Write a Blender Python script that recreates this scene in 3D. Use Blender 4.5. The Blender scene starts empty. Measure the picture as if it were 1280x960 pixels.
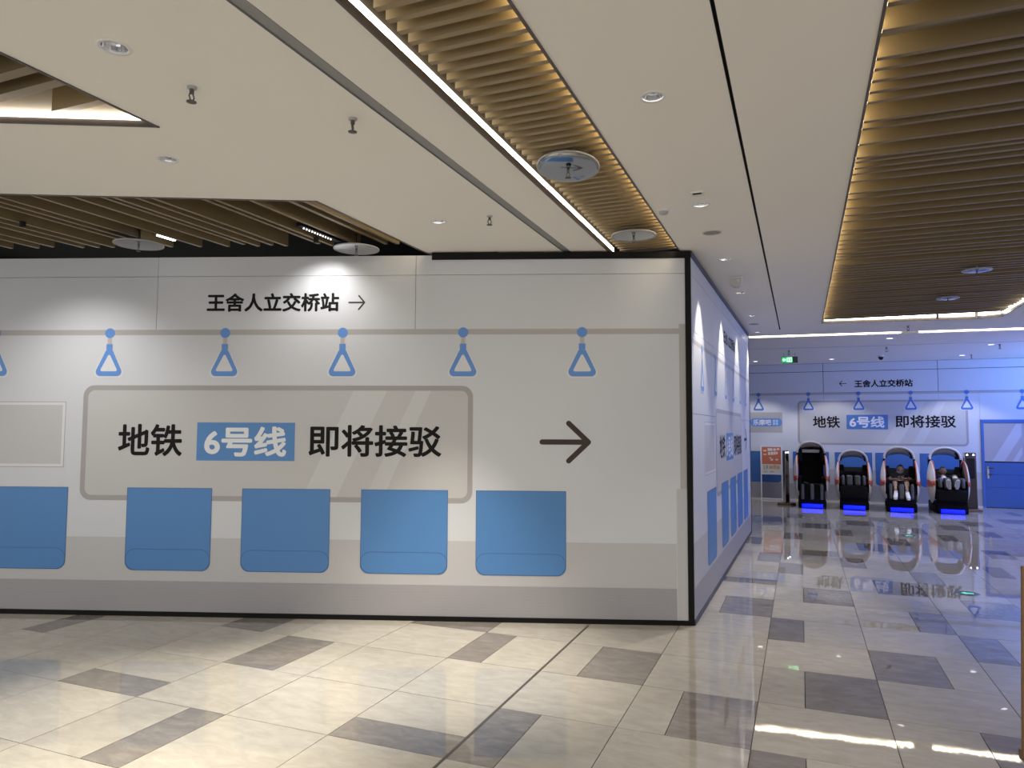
import bpy, bmesh, math, random
from mathutils import Vector, Matrix
from mathutils.geometry import tessellate_polygon
C = bpy.context.scene.collection
SC = bpy.context.scene
PI = math.pi
rnd = random.Random(7)

# ------------------------------------------------------------------ camera
def make_camera():
    f, pitch, yaw, roll = 887.3, math.radians(3.58), math.radians(22.1), math.radians(.247)
    cy, sy, cp, sp = math.cos(yaw), math.sin(yaw), math.cos(pitch), math.sin(pitch)
    fwd = Vector((-sy*cp, cy*cp, sp)); right = Vector((cy, sy, 0)); up = right.cross(fwd)
    cr, sr = math.cos(roll), math.sin(roll)
    r2 = cr*right + sr*up; u2 = -sr*right + cr*up
    cam = bpy.data.cameras.new('camera'); co = bpy.data.objects.new('camera', cam); C.objects.link(co)
    m = Matrix((r2, u2, -fwd)).transposed().to_4x4(); m.translation = (0, 0, 1.87)
    co.matrix_world = m
    cam.sensor_fit = 'HORIZONTAL'; cam.sensor_width = 36; cam.lens = f*36/1280
    cam.clip_start = .05; cam.clip_end = 200
    SC.camera = co
make_camera()

# ------------------------------------------------------------------ world, lights, exposure
H = 3.63                                    # ceiling height
W = bpy.data.worlds.new('mall_surroundings'); SC.world = W; W.use_nodes = True
W.node_tree.nodes['Background'].inputs[0].default_value = (1.0, .985, .965, 1)
W.node_tree.nodes['Background'].inputs[1].default_value = .95
W.cycles.sampling_method = 'NONE'
SC.view_settings.view_transform = 'Standard'; SC.view_settings.look = 'None'
SC.view_settings.gamma = 1; SC.view_settings.use_curve_mapping = False
SC.view_settings.exposure = 0.32
SC.cycles.max_bounces = 8; SC.cycles.diffuse_bounces = 5; SC.cycles.glossy_bounces = 4
SC.cycles.use_denoising = True; SC.cycles.use_adaptive_sampling = False; SC.cycles.sample_clamp_indirect = 2.5; SC.cycles.caustics_reflective = False

def area(name, loc, rot, sx, sy, power, col):
    l = bpy.data.lights.new(name, 'AREA'); l.shape = 'RECTANGLE'; l.size = sx; l.size_y = sy; l.energy = power; l.color = col
    o = bpy.data.objects.new(name, l); o.location = loc; o.rotation_euler = rot; C.objects.link(o); return o
WARM = (1.0, .98, .95)
# unseen area fills added at ceiling level, behind and beside the camera
area('fill_light', (-3.2, -1.6, H-.08), (0, 0, 0), 7, 1.0, 85, WARM)
area('fill_light', (3.6, 1.5, H-.08), (0, 0, 0), 1.2, 6, 60, WARM)
area('fill_light', (4.6, 10, H-.08), (0, 0, 0), 1.0, 8, 40, (1, .97, .93))
# area lights added for the blue glow at far right, source unseen
area('blue_glow_light', (7.6, 17.2, 2.6), (0, math.radians(102), 0), 1.6, 3.4, 205, (.15, .25, 1.0))
area('blue_glow_light_high', (6.4, 18.6, 3.2), (0, math.radians(125), 0), .5, 2.4, 40, (.12, .42, 1.0))

# ------------------------------------------------------------------ materials
MATS = {}
def mat(name, col, rough=.5, metal=0, emit=None, estr=0, spec=.5, coat=0, noise=None, bump=None, lamp=True):
    if name in MATS: return MATS[name]
    m = bpy.data.materials.new(name); m.use_nodes = True; MATS[name] = m
    nt = m.node_tree; b = nt.nodes['Principled BSDF']
    b.inputs['Base Color'].default_value = (*col, 1); b.inputs['Roughness'].default_value = rough
    b.inputs['Metallic'].default_value = metal; b.inputs['Specular IOR Level'].default_value = spec
    b.inputs['Coat Weight'].default_value = coat
    if emit:
        b.inputs['Emission Color'].default_value = (*emit, 1); b.inputs['Emission Strength'].default_value = estr
        if not lamp: m.cycles.emission_sampling = 'NONE'
    if noise or bump:
        tc = nt.nodes.new('ShaderNodeTexCoord')
    if noise:                                # (scale, amount)
        n = nt.nodes.new('ShaderNodeTexNoise'); n.inputs['Scale'].default_value = noise[0]; n.inputs['Detail'].default_value = 5
        nt.links.new(tc.outputs['Object'], n.inputs['Vector'])
        mx = nt.nodes.new('ShaderNodeMix'); mx.data_type = 'RGBA'
        mx.inputs[6].default_value = (*[c*(1-noise[1]) for c in col], 1); mx.inputs[7].default_value = (*[min(1, c*(1+noise[1])) for c in col], 1)
        nt.links.new(n.outputs['Fac'], mx.inputs[0]); nt.links.new(mx.outputs[2], b.inputs['Base Color'])
    if bump:                                 # (scale, strength)
        n2 = nt.nodes.new('ShaderNodeTexNoise'); n2.inputs['Scale'].default_value = bump[0]
        nt.links.new(tc.outputs['Object'], n2.inputs['Vector'])
        bp = nt.nodes.new('ShaderNodeBump'); bp.inputs['Strength'].default_value = bump[1]; bp.inputs['Distance'].default_value = .01
        nt.links.new(n2.outputs['Fac'], bp.inputs['Height']); nt.links.new(bp.outputs['Normal'], b.inputs['Normal'])
    return m

def tile_mat(name, dark, mid, light):
    m = bpy.data.materials.new(name); m.use_nodes = True; nt = m.node_tree; N = nt.nodes; L = nt.links
    b = N['Principled BSDF']; b.inputs['Roughness'].default_value = .02; b.inputs['IOR'].default_value = 1.72
    geo = N.new('ShaderNodeNewGeometry'); oi = N.new('ShaderNodeObjectInfo')
    off = N.new('ShaderNodeVectorMath'); off.operation = 'SCALE'; off.inputs['Scale'].default_value = 37.0
    comb = N.new('ShaderNodeCombineXYZ'); L.new(oi.outputs['Random'], comb.inputs[0]); L.new(oi.outputs['Random'], comb.inputs[1])
    L.new(comb.outputs[0], off.inputs[0])
    add = N.new('ShaderNodeVectorMath'); add.operation = 'ADD'; L.new(geo.outputs['Position'], add.inputs[0]); L.new(off.outputs[0], add.inputs[1])
    sc = N.new('ShaderNodeVectorMath'); sc.operation = 'MULTIPLY'; sc.inputs[1].default_value = (1.0, 2.2, 1); L.new(add.outputs[0], sc.inputs[0])
    n = N.new('ShaderNodeTexNoise'); n.inputs['Scale'].default_value = 5.5; n.inputs['Detail'].default_value = 9; n.inputs['Roughness'].default_value = .66; n.inputs['Distortion'].default_value = .6
    L.new(sc.outputs[0], n.inputs['Vector'])
    r = N.new('ShaderNodeValToRGB'); L.new(n.outputs['Fac'], r.inputs[0])
    r.color_ramp.elements[0].position = .28; r.color_ramp.elements[0].color = (*dark, 1)
    r.color_ramp.elements[1].position = .72; r.color_ramp.elements[1].color = (*light, 1)
    e = r.color_ramp.elements.new(.5); e.color = (*mid, 1)
    hs = N.new('ShaderNodeHueSaturation'); L.new(r.outputs[0], hs.inputs['Color'])
    mr = N.new('ShaderNodeMapRange'); mr.inputs['To Min'].default_value = .93; mr.inputs['To Max'].default_value = 1.06
    L.new(oi.outputs['Random'], mr.inputs[0]); L.new(mr.outputs[0], hs.inputs['Value']); L.new(hs.outputs[0], b.inputs['Base Color'])
    n2 = N.new('ShaderNodeTexNoise'); n2.inputs['Scale'].default_value = 3.0; n2.inputs['Detail'].default_value = 2; L.new(geo.outputs['Position'], n2.inputs['Vector'])
    bp = N.new('ShaderNodeBump'); bp.inputs['Strength'].default_value = .045; bp.inputs['Distance'].default_value = .012
    L.new(n2.outputs['Fac'], bp.inputs['Height']); L.new(bp.outputs['Normal'], b.inputs['Normal'])
    return m
M_TL = tile_mat('polished_beige_tile', (.375, .348, .30), (.43, .402, .35), (.49, .46, .405))
M_TD = tile_mat('polished_taupe_tile', (.170, .152, .136), (.215, .195, .176), (.285, .26, .237))
M_GROUT = mat('grout', (.10, .09, .075), .8)
M_CEIL = mat('ceiling_paint', (.86, .83, .77), .85, bump=(60, .02))
M_SHEET = mat('hoarding_sheet', (.605, .625, .67), .42, noise=(.9, .02))
M_BLACK = mat('black_trim', (.004, .004, .004), .55, spec=.2)
M_GREYTRIM = mat('dark_grey_trim', (.05, .052, .055), .5)
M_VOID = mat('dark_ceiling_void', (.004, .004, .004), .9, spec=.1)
M_BAND = mat('print_grey_band', (.495, .495, .515), .42)
M_LOW = mat('print_dark_grey_band', (.345, .338, .362), .42)
M_LINE = mat('print_grey_line', (.33, .32, .335), .42)
M_RAIL = mat('print_grey_rail', (.42, .405, .405), .42)
M_WIN = mat('print_window_fill', (.515, .515, .525), .42)
M_STREAK = mat('print_window_streak', (.575, .58, .595), .42)
M_WINFRAME = mat('print_window_frame', (.36, .345, .35), .42)
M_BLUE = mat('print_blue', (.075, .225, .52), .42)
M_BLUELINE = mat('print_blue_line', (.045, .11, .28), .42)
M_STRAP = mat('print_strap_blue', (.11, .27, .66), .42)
M_LINK = mat('print_strap_link', (.47, .44, .43), .42)
M_HALO = mat('print_white', (.68, .69, .72), .42)
M_INK = mat('print_black_ink', (.010, .009, .009), .6, spec=.15)
M_BROWNINK = mat('print_brown_ink', (.060, .043, .040), .5, spec=.2)
M_WHITEINK = mat('print_white_ink', (.74, .76, .80), .42)
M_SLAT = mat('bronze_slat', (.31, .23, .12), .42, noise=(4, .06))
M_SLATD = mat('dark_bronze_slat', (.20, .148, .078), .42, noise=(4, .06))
M_TRIMB = mat('brown_metal_trim', (.085, .068, .058), .4)
M_LED = mat('led_light', (1, 1, 1), .4, emit=(1, .95, .86), estr=9)
M_LEDW = mat('warm_led_light', (1, 1, 1), .4, emit=(1, .82, .52), estr=15)
M_CHROME = mat('chrome', (.75, .75, .76), .12, 1)
M_DISC = mat('brushed_steel', (.36, .36, .37), .16, 1)
M_WHITEP = mat('white_plastic', (.74, .73, .71), .45)
M_GREYP = mat('grey_plastic', (.42, .41, .40), .5)
M_LENS = mat('lamp_lens', (1, 1, 1), .3, emit=(1, .96, .9), estr=14, lamp=False)
M_LENSD = mat('dim_lamp_lens', (1, 1, 1), .3, emit=(1, .96, .9), estr=2.5, lamp=False)

# ------------------------------------------------------------------ mesh helpers
def add_box(bm, x0, x1, y0, y1, z0, z1):
    v = [bm.verts.new(p) for p in ((x0,y0,z0),(x1,y0,z0),(x1,y1,z0),(x0,y1,z0),(x0,y0,z1),(x1,y0,z1),(x1,y1,z1),(x0,y1,z1))]
    for f in ((0,3,2,1),(4,5,6,7),(0,1,5,4),(1,2,6,5),(2,3,7,6),(3,0,4,7)): bm.faces.new([v[i] for i in f])
def link(name, me, m=None, parent=None, loc=(0,0,0), rot=(0,0,0)):
    o = bpy.data.objects.new(name, me); C.objects.link(o); o.location = loc; o.rotation_euler = rot
    if m and not me.materials: me.materials.append(m)
    if parent: o.parent = parent
    return o
def obj(name, bm, m, parent=None, loc=(0,0,0), rot=(0,0,0), smooth=False, bevel=0):
    if bevel:
        bmesh.ops.bevel(bm, geom=list(bm.edges), offset=bevel, segments=2, affect='EDGES', profile=.6)
    bmesh.ops.recalc_face_normals(bm, faces=bm.faces)
    me = bpy.data.meshes.new(name); bm.to_mesh(me); bm.free()
    if smooth:
        for p in me.polygons: p.use_smooth = True
    return link(name, me, m, parent, loc, rot)
def box(name, x0, x1, y0, y1, z0, z1, m, parent=None, bevel=0, loc=(0,0,0), rot=(0,0,0)):
    bm = bmesh.new(); add_box(bm, x0, x1, y0, y1, z0, z1); return obj(name, bm, m, parent, loc, rot, bevel=bevel)
def lathe(name, prof, m, parent=None, loc=(0,0,0), rot=(0,0,0), n=24, smooth=True):
    bm = bmesh.new(); rings = []
    for r, z in prof:
        rings.append([bm.verts.new((r*math.cos(2*PI*i/n), r*math.sin(2*PI*i/n), z)) for i in range(n)] if r > 1e-6 else [bm.verts.new((0, 0, z))])
    for a, b in zip(rings, rings[1:]):
        for i in range(n):
            j = (i+1) % n
            if len(a) == 1 and len(b) == 1: continue
            if len(a) == 1: bm.faces.new((a[0], b[i], b[j]))
            elif len(b) == 1: bm.faces.new((a[i], a[j], b[0]))
            else: bm.faces.new((a[i], a[j], b[j], b[i]))
    return obj(name, bm, m, parent, loc, rot, smooth=smooth)
def tube_bm(bm, pts, r, n=8):
    pts = [Vector(p) for p in pts]; rings = []
    for k, p in enumerate(pts):
        d = (pts[min(k+1, len(pts)-1)] - pts[max(k-1, 0)]).normalized()
        a = d.orthogonal().normalized() if k == 0 else (rings[-1][1] - d*rings[-1][1].dot(d)).normalized()
        b = d.cross(a); rr = r[k] if isinstance(r, (list, tuple)) else r
        rings.append(([bm.verts.new(p + rr*(a*math.cos(2*PI*i/n) + b*math.sin(2*PI*i/n))) for i in range(n)], a))
    for (A, _), (B, _) in zip(rings, rings[1:]):
        for i in range(n): bm.faces.new((A[i], A[(i+1) % n], B[(i+1) % n], B[i]))
    bm.faces.new(rings[0][0][::-1]); bm.faces.new(rings[-1][0])
def thing(name, label, cat, loc=(0,0,0), rotz=0, group=None):
    o = bpy.data.objects.new(name, None); C.objects.link(o); o.empty_display_size = .1
    o.location = loc; o.rotation_euler = (0, 0, rotz); o['label'] = label; o['category'] = cat
    if group: o['group'] = group
    return o
def tag(o, label, cat, group=None):
    o['label'] = label; o['category'] = cat
    if group: o['group'] = group
    return o
def struct(o, label, cat):
    o['kind'] = 'structure'; o['label'] = label; o['category'] = cat; return o
def tess(loops, place):
    """flat polygon (first loop) with holes -> bmesh, place maps (a, b) to a point"""
    bm = bmesh.new(); flat = [p for l in loops for p in l]
    vs = [bm.verts.new(place(*p)) for p in flat]
    for t in tessellate_polygon([[Vector((p[0], p[1], 0)) for p in l] for l in loops]):
        try: bm.faces.new([vs[i] for i in t])
        except ValueError: pass
    return bm

# ------------------------------------------------------------------ floor of 0.8 m tiles, a dark strip or block set into some of them
floor = struct(box('floor', -14, 12, -5, 20.5, -.05, -.02, M_GROUT), 'polished beige and taupe tiled mall floor', 'floor')
TX0, TPX, TY0, TPY = -1.1077, .80025, 3.705, .791
DARK = {  # (column, row): u0, u1, v0, v1 of the dark piece inside the cell
 (-8,1):None, (-7,1):(0,.375,0,1), (-6,0):None, (-5,0):(0,1,0,.375), (-4,-1):(.625,1,0,1), (-5,2):(0,.625,0,1), (-4,1):(0,.625,0,1),
 (-2,0):(0,1,0,.375), (-3,3):(0,1,0,1), (-2,2):(0,.375,0,1), (-1,0):(0,.375,0,1), (-1,2):(.375,1,0,1), (0,1):(.375,1,0,1), (0,5):(.375,1,0,1),
 (1,4):(0,.375,0,1), (1,2):(.375,1,0,1), (1,0):(0,.375,0,1), (2,3):(0,.625,0,1), (2,1):(.625,1,0,1), (2,5):(.625,1,0,1), (3,4):(0,.375,0,1),
 (3,6):(.375,1,0,1), (1,6):(.375,1,0,1), (0,7):(0.17,1,0,.375), (0,9):(.625,1,0,1), (1,8):(0,.375,0,1), (0,11):(.17,.58,0,1), (0,15):(.4,1,0,1),
 (1,16):(0,.375,0,1), (1,14):(.375,1,0,1), (1,12):(0,.375,0,1), (1,10):(.375,1,0,.625), (2,17):(.45,1,0,1), (2,15):(.4,1,0,1), (2,13):(.05,.42,0,1),
 (3,16):(.05,.42,0,1), (2,11):(.4,1,0,1), (2,9):(0,.375,0,1), (3,12):(.04,.42,0,1), (2,7):(.375,1,0,1), (3,8):(0,.375,0,1), (4,17):(.1,.45,0,1),
 (3,14):(.72,1,0,1), (4,15):(.48,1,0,1), (5,16):(.1,.7,0,1), (4,13):(.15,.47,0,1), (5,14):(.08,.45,0,1), (6,17):(.1,.75,0,1), (6,19):(.72,1,0,1),
 (4,11):(.6,1,0,1), (4,9):(.2,.5,0,1), (5,10):(.2,.6,0,1), (4,6):None}
GAP = .0024
def tile_mesh(w, d):
    key = (round(w, 3), round(d, 3))
    if key not in tile_mesh.c:
        bm = bmesh.new(); add_box(bm, -w/2, w/2, -d/2, d/2, -.02, 0)
        bmesh.ops.delete(bm, geom=[f for f in bm.faces if f.normal.z < -.5 or f.calc_center_median().z < -.019], context='FACES')
        bmesh.ops.recalc_face_normals(bm, faces=bm.faces)
        ms = []
        for m in (M_TL, M_TD):
            me = bpy.data.meshes.new('tile'); bm.to_mesh(me); me.materials.append(m); ms.append(me)
        bm.free(); tile_mesh.c[key] = ms
    return tile_mesh.c[key]
tile_mesh.c = {}
FD = Vector((.944, .330)).normalized(); FC = Vector((-.975, 7.053))
def tile_in_view(x, y, i, j):
    """cells the photograph shows: in the frame and not behind the hoarding"""
    c, s = math.cos(math.radians(22.1)), math.sin(math.radians(22.1))
    d = -s*x + c*y; a = c*x + s*y
    if d < 2.9: return False
    if abs(a/d) > .79: return False
    if x < -.9:
        n = (x-FC.x)*-FD.y + (y-FC.y)*FD.x
        if n > .45: return False
    if x < -1.3 and y > 7.2: return False
    return True
rest = bmesh.new(); n_tiles = 0
for i in range(-15, 15):
    for j in range(-10, 22):
        x0, y0 = TX0+i*TPX, TY0+j*TPY
        if y0 > 20.5: continue
        y1 = min(y0+TPY, 20.5)
        cx, cy = x0+TPX/2, (y0+y1)/2
        if not tile_in_view(cx, cy, i, j):
            add_box(rest, x0+GAP, x0+TPX-GAP, y0+GAP, y1-GAP, -.02, 0); continue
        d = DARK.get((i, j)); pieces = []
        if not d: pieces.append((0, 1, 0, 1, 0))
        else:
            u0, u1, v0, v1 = d; pieces.append((u0, u1, v0, v1, 1))
            if u0 > 0: pieces.append((0, u0, 0, 1, 0))
            if u1 < 1: pieces.append((u1, 1, 0, 1, 0))
            if v1 < 1: pieces.append((u0, u1, v1, 1, 0))
        for (u0, u1, v0, v1, k) in pieces:
            xa, xb, ya, yb = x0+u0*TPX, x0+u1*TPX, y0+v0*(y1-y0), y0+v1*(y1-y0)
            w, dd = xb-xa-2*GAP, yb-ya-2*GAP
            o = link('tile', tile_mesh(w, dd)[k], None, floor, ((xa+xb)/2, (ya+yb)/2, rnd.uniform(-.0004, .0003)), (rnd.uniform(-.0007, .0007), rnd.uniform(-.0007, .0007), 0)); n_tiles += 1
o = obj('tile_field', rest, M_TL, floor); o['kind'] = 'stuff'
print('tiles', n_tiles)
# dark expansion joint between two columns
xj = TX0-TPX
box('expansion_joint', xj-.010, xj+.010, -3, 6.65, -.02, .0012, M_TRIMB, floor)

# ------------------------------------------------------------------ ceiling with its openings
def circ(x, y, r, n=16): return [(x+r*math.cos(2*PI*i/n), y+r*math.sin(2*PI*i/n)) for i in range(n)]
def rect(x0, x1, y0, y1): return [(x0, y0), (x1, y0), (x1, y1), (x0, y1)]
K = .476
LL = [(-3.45, 4.45), (-3.45, 9.5), (-10, 9.5), (-10, 4.45-K*6.55)]
TLR = [(-3.455, 2.99), (-10, 2.99-K*6.545), (-10, -1.6), (-3.455, -1.6)]
TROUGH = rect(-1.74, -1.07, -2.0, 12.5)
PANEL = [(.352, -2.0), (2.92, -2.0), (2.92, 12.90), (2.60, 13.05), (.352, 12.74)]
SLOT = rect(-2.165, -2.085, -2.0, 9.5)
GROOVE = rect(-.313, -.295, -2.0, 13.30)
GROOVE2 = [(-3, 16.27), (6, 16.80), (6, 16.83), (-3, 16.30)]
COVE_A, COVE_B = Vector((-3.0, 14.05)), Vector((7.0, 14.98))
def cove(t, w): p = COVE_A.lerp(COVE_B, t); return (p.x, p.y+w)
COVE = [cove(0, -.16), cove(1, -.16), cove(1, .12), cove(0, .12)]
DL = [(-2.92, 2.262, .060), (-3.826, 3.384, .056), (-2.832, 5.287, .056), (-.693, 3.675, .056), (-.692, 5.632, .056), (-.692, 7.556, .056), (-.691, 9.511, .056), (-.675, 11.502, .056), (-.665, 13.50, .056)]
holes = [LL, TLR, TROUGH, PANEL, SLOT, GROOVE, GROOVE2, COVE] + [circ(x, y, r) for x, y, r in DL]
ceiling = struct(obj('ceiling', tess([[(-14, -5), (12, -5), (12, 20.5), (-14, 20.5)]] + holes, lambda x, y: (x, y, H)), M_CEIL), 'warm white plasterboard ceiling with slatted bronze recesses', 'ceiling')
def recess_box(name, poly, depth, m, top=True, parent=ceiling):
    bm = bmesh.new(); lo = [bm.verts.new((x, y, H)) for x, y in poly]; hi = [bm.verts.new((x, y, H+depth)) for x, y in poly]
    for i in range(len(poly)):
        j = (i+1) % len(poly); bm.faces.new((lo[i], lo[j], hi[j], hi[i]))
    if top: bm.faces.new(hi)
    return obj(name, bm, m, parent)
def edge_trim(name, poly, m, parent, w=.014, drop=.006, up=.035):
    """thin metal angle that frames an opening"""
    bm = bmesh.new(); n = len(poly)
    cxm, cym = sum(p[0] for p in poly)/n, sum(p[1] for p in poly)/n
    for i in range(n):
        a, b = Vector(poly[i]), Vector(poly[(i+1) % n]); d = (b-a).normalized(); nn = Vector((-d.y, d.x))
        if nn.dot(Vector((cxm, cym))-a) < 0: nn = -nn
        q = [a-d*.0, b+d*.0, b+nn*w, a+nn*w]
        lo = [bm.verts.new((*p, H-drop)) for p in q]; hi = [bm.verts.new((*p, H+up)) for p in q]
        bm.faces.new(lo); bm.faces.new(hi)
        for k in range(4): bm.faces.new((lo[k], lo[(k+1) % 4], hi[(k+1) % 4], hi[k]))
    return obj(name, bm, m, parent)
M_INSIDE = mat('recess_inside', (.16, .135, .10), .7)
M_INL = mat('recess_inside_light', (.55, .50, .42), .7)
# --- middle trough: regular cross slats between two LED strips
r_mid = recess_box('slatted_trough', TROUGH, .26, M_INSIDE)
edge_trim('trough_trim', TROUGH, M_TRIMB, r_mid)
def slat_mesh(dx, dy, dz, m, nm='slat'):
    bm = bmesh.new(); add_box(bm, -dx/2, dx/2, -dy/2, dy/2, 0, dz)
    bmesh.ops.recalc_face_normals(bm, faces=bm.faces)
    me = bpy.data.meshes.new(nm); bm.to_mesh(me); bm.free(); me.materials.append(m); return me
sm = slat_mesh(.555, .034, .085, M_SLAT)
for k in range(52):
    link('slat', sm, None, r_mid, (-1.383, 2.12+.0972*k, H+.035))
box('led_strip', -1.738, -1.728, -2, 7.0, H+.045, H+.078, M_LED, r_mid)
box('led_strip', -1.084, -1.074, -2, 7.0, H+.050, H+.08, M_LEDW, r_mid)
# --- right panel: many slats at uneven spacing, lit along the edges
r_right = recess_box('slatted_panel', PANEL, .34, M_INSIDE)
edge_trim('panel_trim', PANEL, M_TRIMB, r_right)
ysl = [2.55, 2.80, 3.02, 3.27, 3.49, 3.75, 3.86, 3.99, 4.12, 4.25, 4.51, 4.62, 4.87, 5.11, 5.19, 5.31, 5.43, 5.59, 5.87, 6.02, 6.26, 6.47, 6.65, 6.95, 7.10, 7.32, 7.48, 7.67, 7.87, 8.0, 8.15, 8.43, 8.56]
y = 8.7
while y < 12.6:
    ysl.append(y); y += rnd.choice((.12, .13, .15, .22, .27))
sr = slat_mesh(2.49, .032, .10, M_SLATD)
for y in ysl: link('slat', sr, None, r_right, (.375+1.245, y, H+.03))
box('led_strip', .353, .366, -2, 12.6, H+.05, H+.075, M_LEDW, r_right)
def led_between(name, a, b, z0, z1, m, parent, th=.012):
    a, b = Vector(a), Vector(b); d = b-a; L = d.length
    o = box(name, 0, L, -th/2, th/2, z0, z1, m, parent); o.location = (a.x, a.y, 0); o.rotation_euler = (0, 0, math.atan2(d.y, d.x)); return o
led_between('led_strip', (.40, 12.70), (2.57, 12.99), H+.036, H+.095, M_LED, r_right)
led_between('led_strip', (2.62, 12.98), (2.885, 12.86), H+.036, H+.095, M_LED, r_right)
box('led_strip', 2.892, 2.904, 4, 12.80, H+.036, H+.085, M_LED, r_right)
box('end_clip', 2.02, 2.05, 12.80, 12.86, H+.0, H+.10, M_TRIMB, r_right)
# --- upper-left recess: a few deep cross beams
r_tl = recess_box('beamed_recess', TLR, .42, M_INL)
edge_trim('recess_trim', TLR, M_TRIMB, r_tl, up=.03)
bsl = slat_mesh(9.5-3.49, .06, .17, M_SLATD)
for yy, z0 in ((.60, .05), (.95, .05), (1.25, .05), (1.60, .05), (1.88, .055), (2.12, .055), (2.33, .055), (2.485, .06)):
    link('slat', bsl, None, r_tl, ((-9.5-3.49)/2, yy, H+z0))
link('slat', slat_mesh(.45, .05, .15, M_SLAT), None, r_tl, (-3.745, 2.72, H+.055))
led_between('led_strip', (-9.8, 2.99-K*6.345-.02), (-3.53, 2.99-K*.075-.02), H+.034, H+.062, M_LED, r_tl)
# --- lower-left recess: long slats running away from the viewer over the hoarding
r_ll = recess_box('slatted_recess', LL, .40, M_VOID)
edge_trim('recess_trim', LL, M_TRIMB, r_ll, up=.03)
xs = [-5.84, -5.56, -5.29, -5.14, -5.0, -4.87, -4.73, -4.42, -4.29, -4.04, -3.78, -3.67, -3.57]
x = -6.0
while x > -9.4:
    xs.append(x); x -= rnd.choice((.13, .15, .26, .30))
for x in xs:
    ys = 4.45+K*(x+3.45)+.05
    ye = 7.053+.3495*(x+.975)-.10
    if x < -9.3 or ye-ys < .2: continue
    link('slat', slat_mesh(.035, ye-ys, .14, M_SLATD), None, r_ll, (x, (ys+ye)/2, H+.05+rnd.choice((0, .01, .02))))
box('led_strip', -3.468, -3.458, 4.6, 6.1, H+.036, H+.05, M_LEDW, r_ll)
# --- linear slot, shadow grooves and the lit cove
r_slot = recess_box('air_slot', SLOT, .12, mat('slot_grey', (.24, .24, .24), .6))
box('slot_plate', -2.163, -2.100, -2, 9.5, H+.010, H+.016, mat('slot_plate_grey', (.30, .30, .30), .6), r_slot)
recess_box('shadow_groove', GROOVE, .03, M_BLACK); recess_box('shadow_groove', GROOVE2, .05, M_GREYTRIM)
r_cove = recess_box('light_cove', COVE, .16, M_CEIL)
def cove_led(t0, t1):
    a, b = Vector(cove(t0, .10)), Vector(cove(t1, .10)); o = led_between('led_strip', a, b, H+.03, H+.07, mat('cove_led', (1, 1, 1), .4, emit=(1, .90, .70), estr=8), r_cove, .02)
    n = int((b-a).length/.11); bm = bmesh.new()
    for k in range(n):
        p = a.lerp(b, (k+.5)/n); add_box(bm, p.x-.02, p.x+.02, p.y-.03, p.y-.012, H+.085, H+.105)
    q = obj('led_dots', bm, mat('led_dot', (1, 1, 1), .4, emit=(1, .95, .86), estr=6, lamp=False), r_cove); q['kind'] = 'stuff'
cove_led(.2, .472); cove_led(.503, .98)
a, b = Vector(cove(.474, .09)), Vector(cove(.501, .09)); led_between('dark_cover', a, b, H+.0, H+.08, M_GREYP, r_cove, .03)

# --- downlights: trim ring, reflector, lens and the lamp itself
def spot(parent, loc, power, size, blend, col=(1, .925, .79), rot=(0, 0, 0), r=.03):
    l = bpy.data.lights.new('lamp', 'SPOT'); l.energy = power; l.spot_size = math.radians(size); l.spot_blend = blend; l.color = col; l.shadow_soft_size = r
    o = bpy.data.objects.new('lamp', l); C.objects.link(o); o.parent = parent; o.location = loc; o.rotation_euler = rot; return o
DLL = ['large round downlight near the upper left recess', 'round downlight above the slatted recess on the left', 'round downlight between slatted recess and dark air slot',
       'round downlight between bronze trough and thin black groove, nearest of its row', 'round downlight beside the small square sensor', 'bright round downlight just behind the hoarding corner',
       'round downlight behind the white emergency lamp', 'small far downlight next to the flat ceiling speaker', 'last downlight of the row by the lit cove']
DLP = [(440, 52, .9), (640, 56, .9), (640, 58, .9), (90, 70, .8), (90, 70, .8), (150, 60, .5), (150, 60, .5), (110, 60, .5), (90, 60, .5)]
for (x, y, r), lab, (p, sz, bl) in zip(DL, DLL, DLP):
    t = thing('downlight', lab, 'downlight', (x, y, H), 0, 'recessed round downlights')
    lathe('trim_ring', [(r+.014, 0), (r+.013, -.004), (r-.002, -.004), (r-.002, .004), (r+.014, 0)], M_WHITEP, t)
    lathe('reflector', [(r, -.002), (r*.86, .03), (r*.6, .062), (r*.55, .07)], M_CHROME, t, n=16, smooth=False)
    lathe('lens', [(0, .066), (r*.58, .066)], M_LENS if y > 3.5 else M_LENSD, t, n=16)
    spot(t, (0, 0, .055), p, sz, bl, r=.02)

for x, y, lab in ((1.62, 15.3, 'downlight behind the dark gap of the lit cove'), (3.65, 17.1, 'small downlight near the blue lit far corner'), (-1.05, 19.35, 'downlight in front of the far wall above the shop name plate'), (.75, 19.35, 'downlight in front of the far wall above the tall massage chair'), (3.55, 19.35, 'downlight in front of the far wall by the blue door')):
    t = thing('downlight', lab, 'downlight', (x, y, H), 0, 'recessed round downlights')
    lathe('trim_ring', [(.075, 0), (.074, -.004), (.058, -.004), (.058, -.001)], M_WHITEP, t)
    lathe('lens', [(0, -.002), (.059, -.002)], M_LENSD, t, n=16)
    spot(t, (0, 0, -.012), 80, 104, .3, (1, .97, .94), r=.03)

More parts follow.
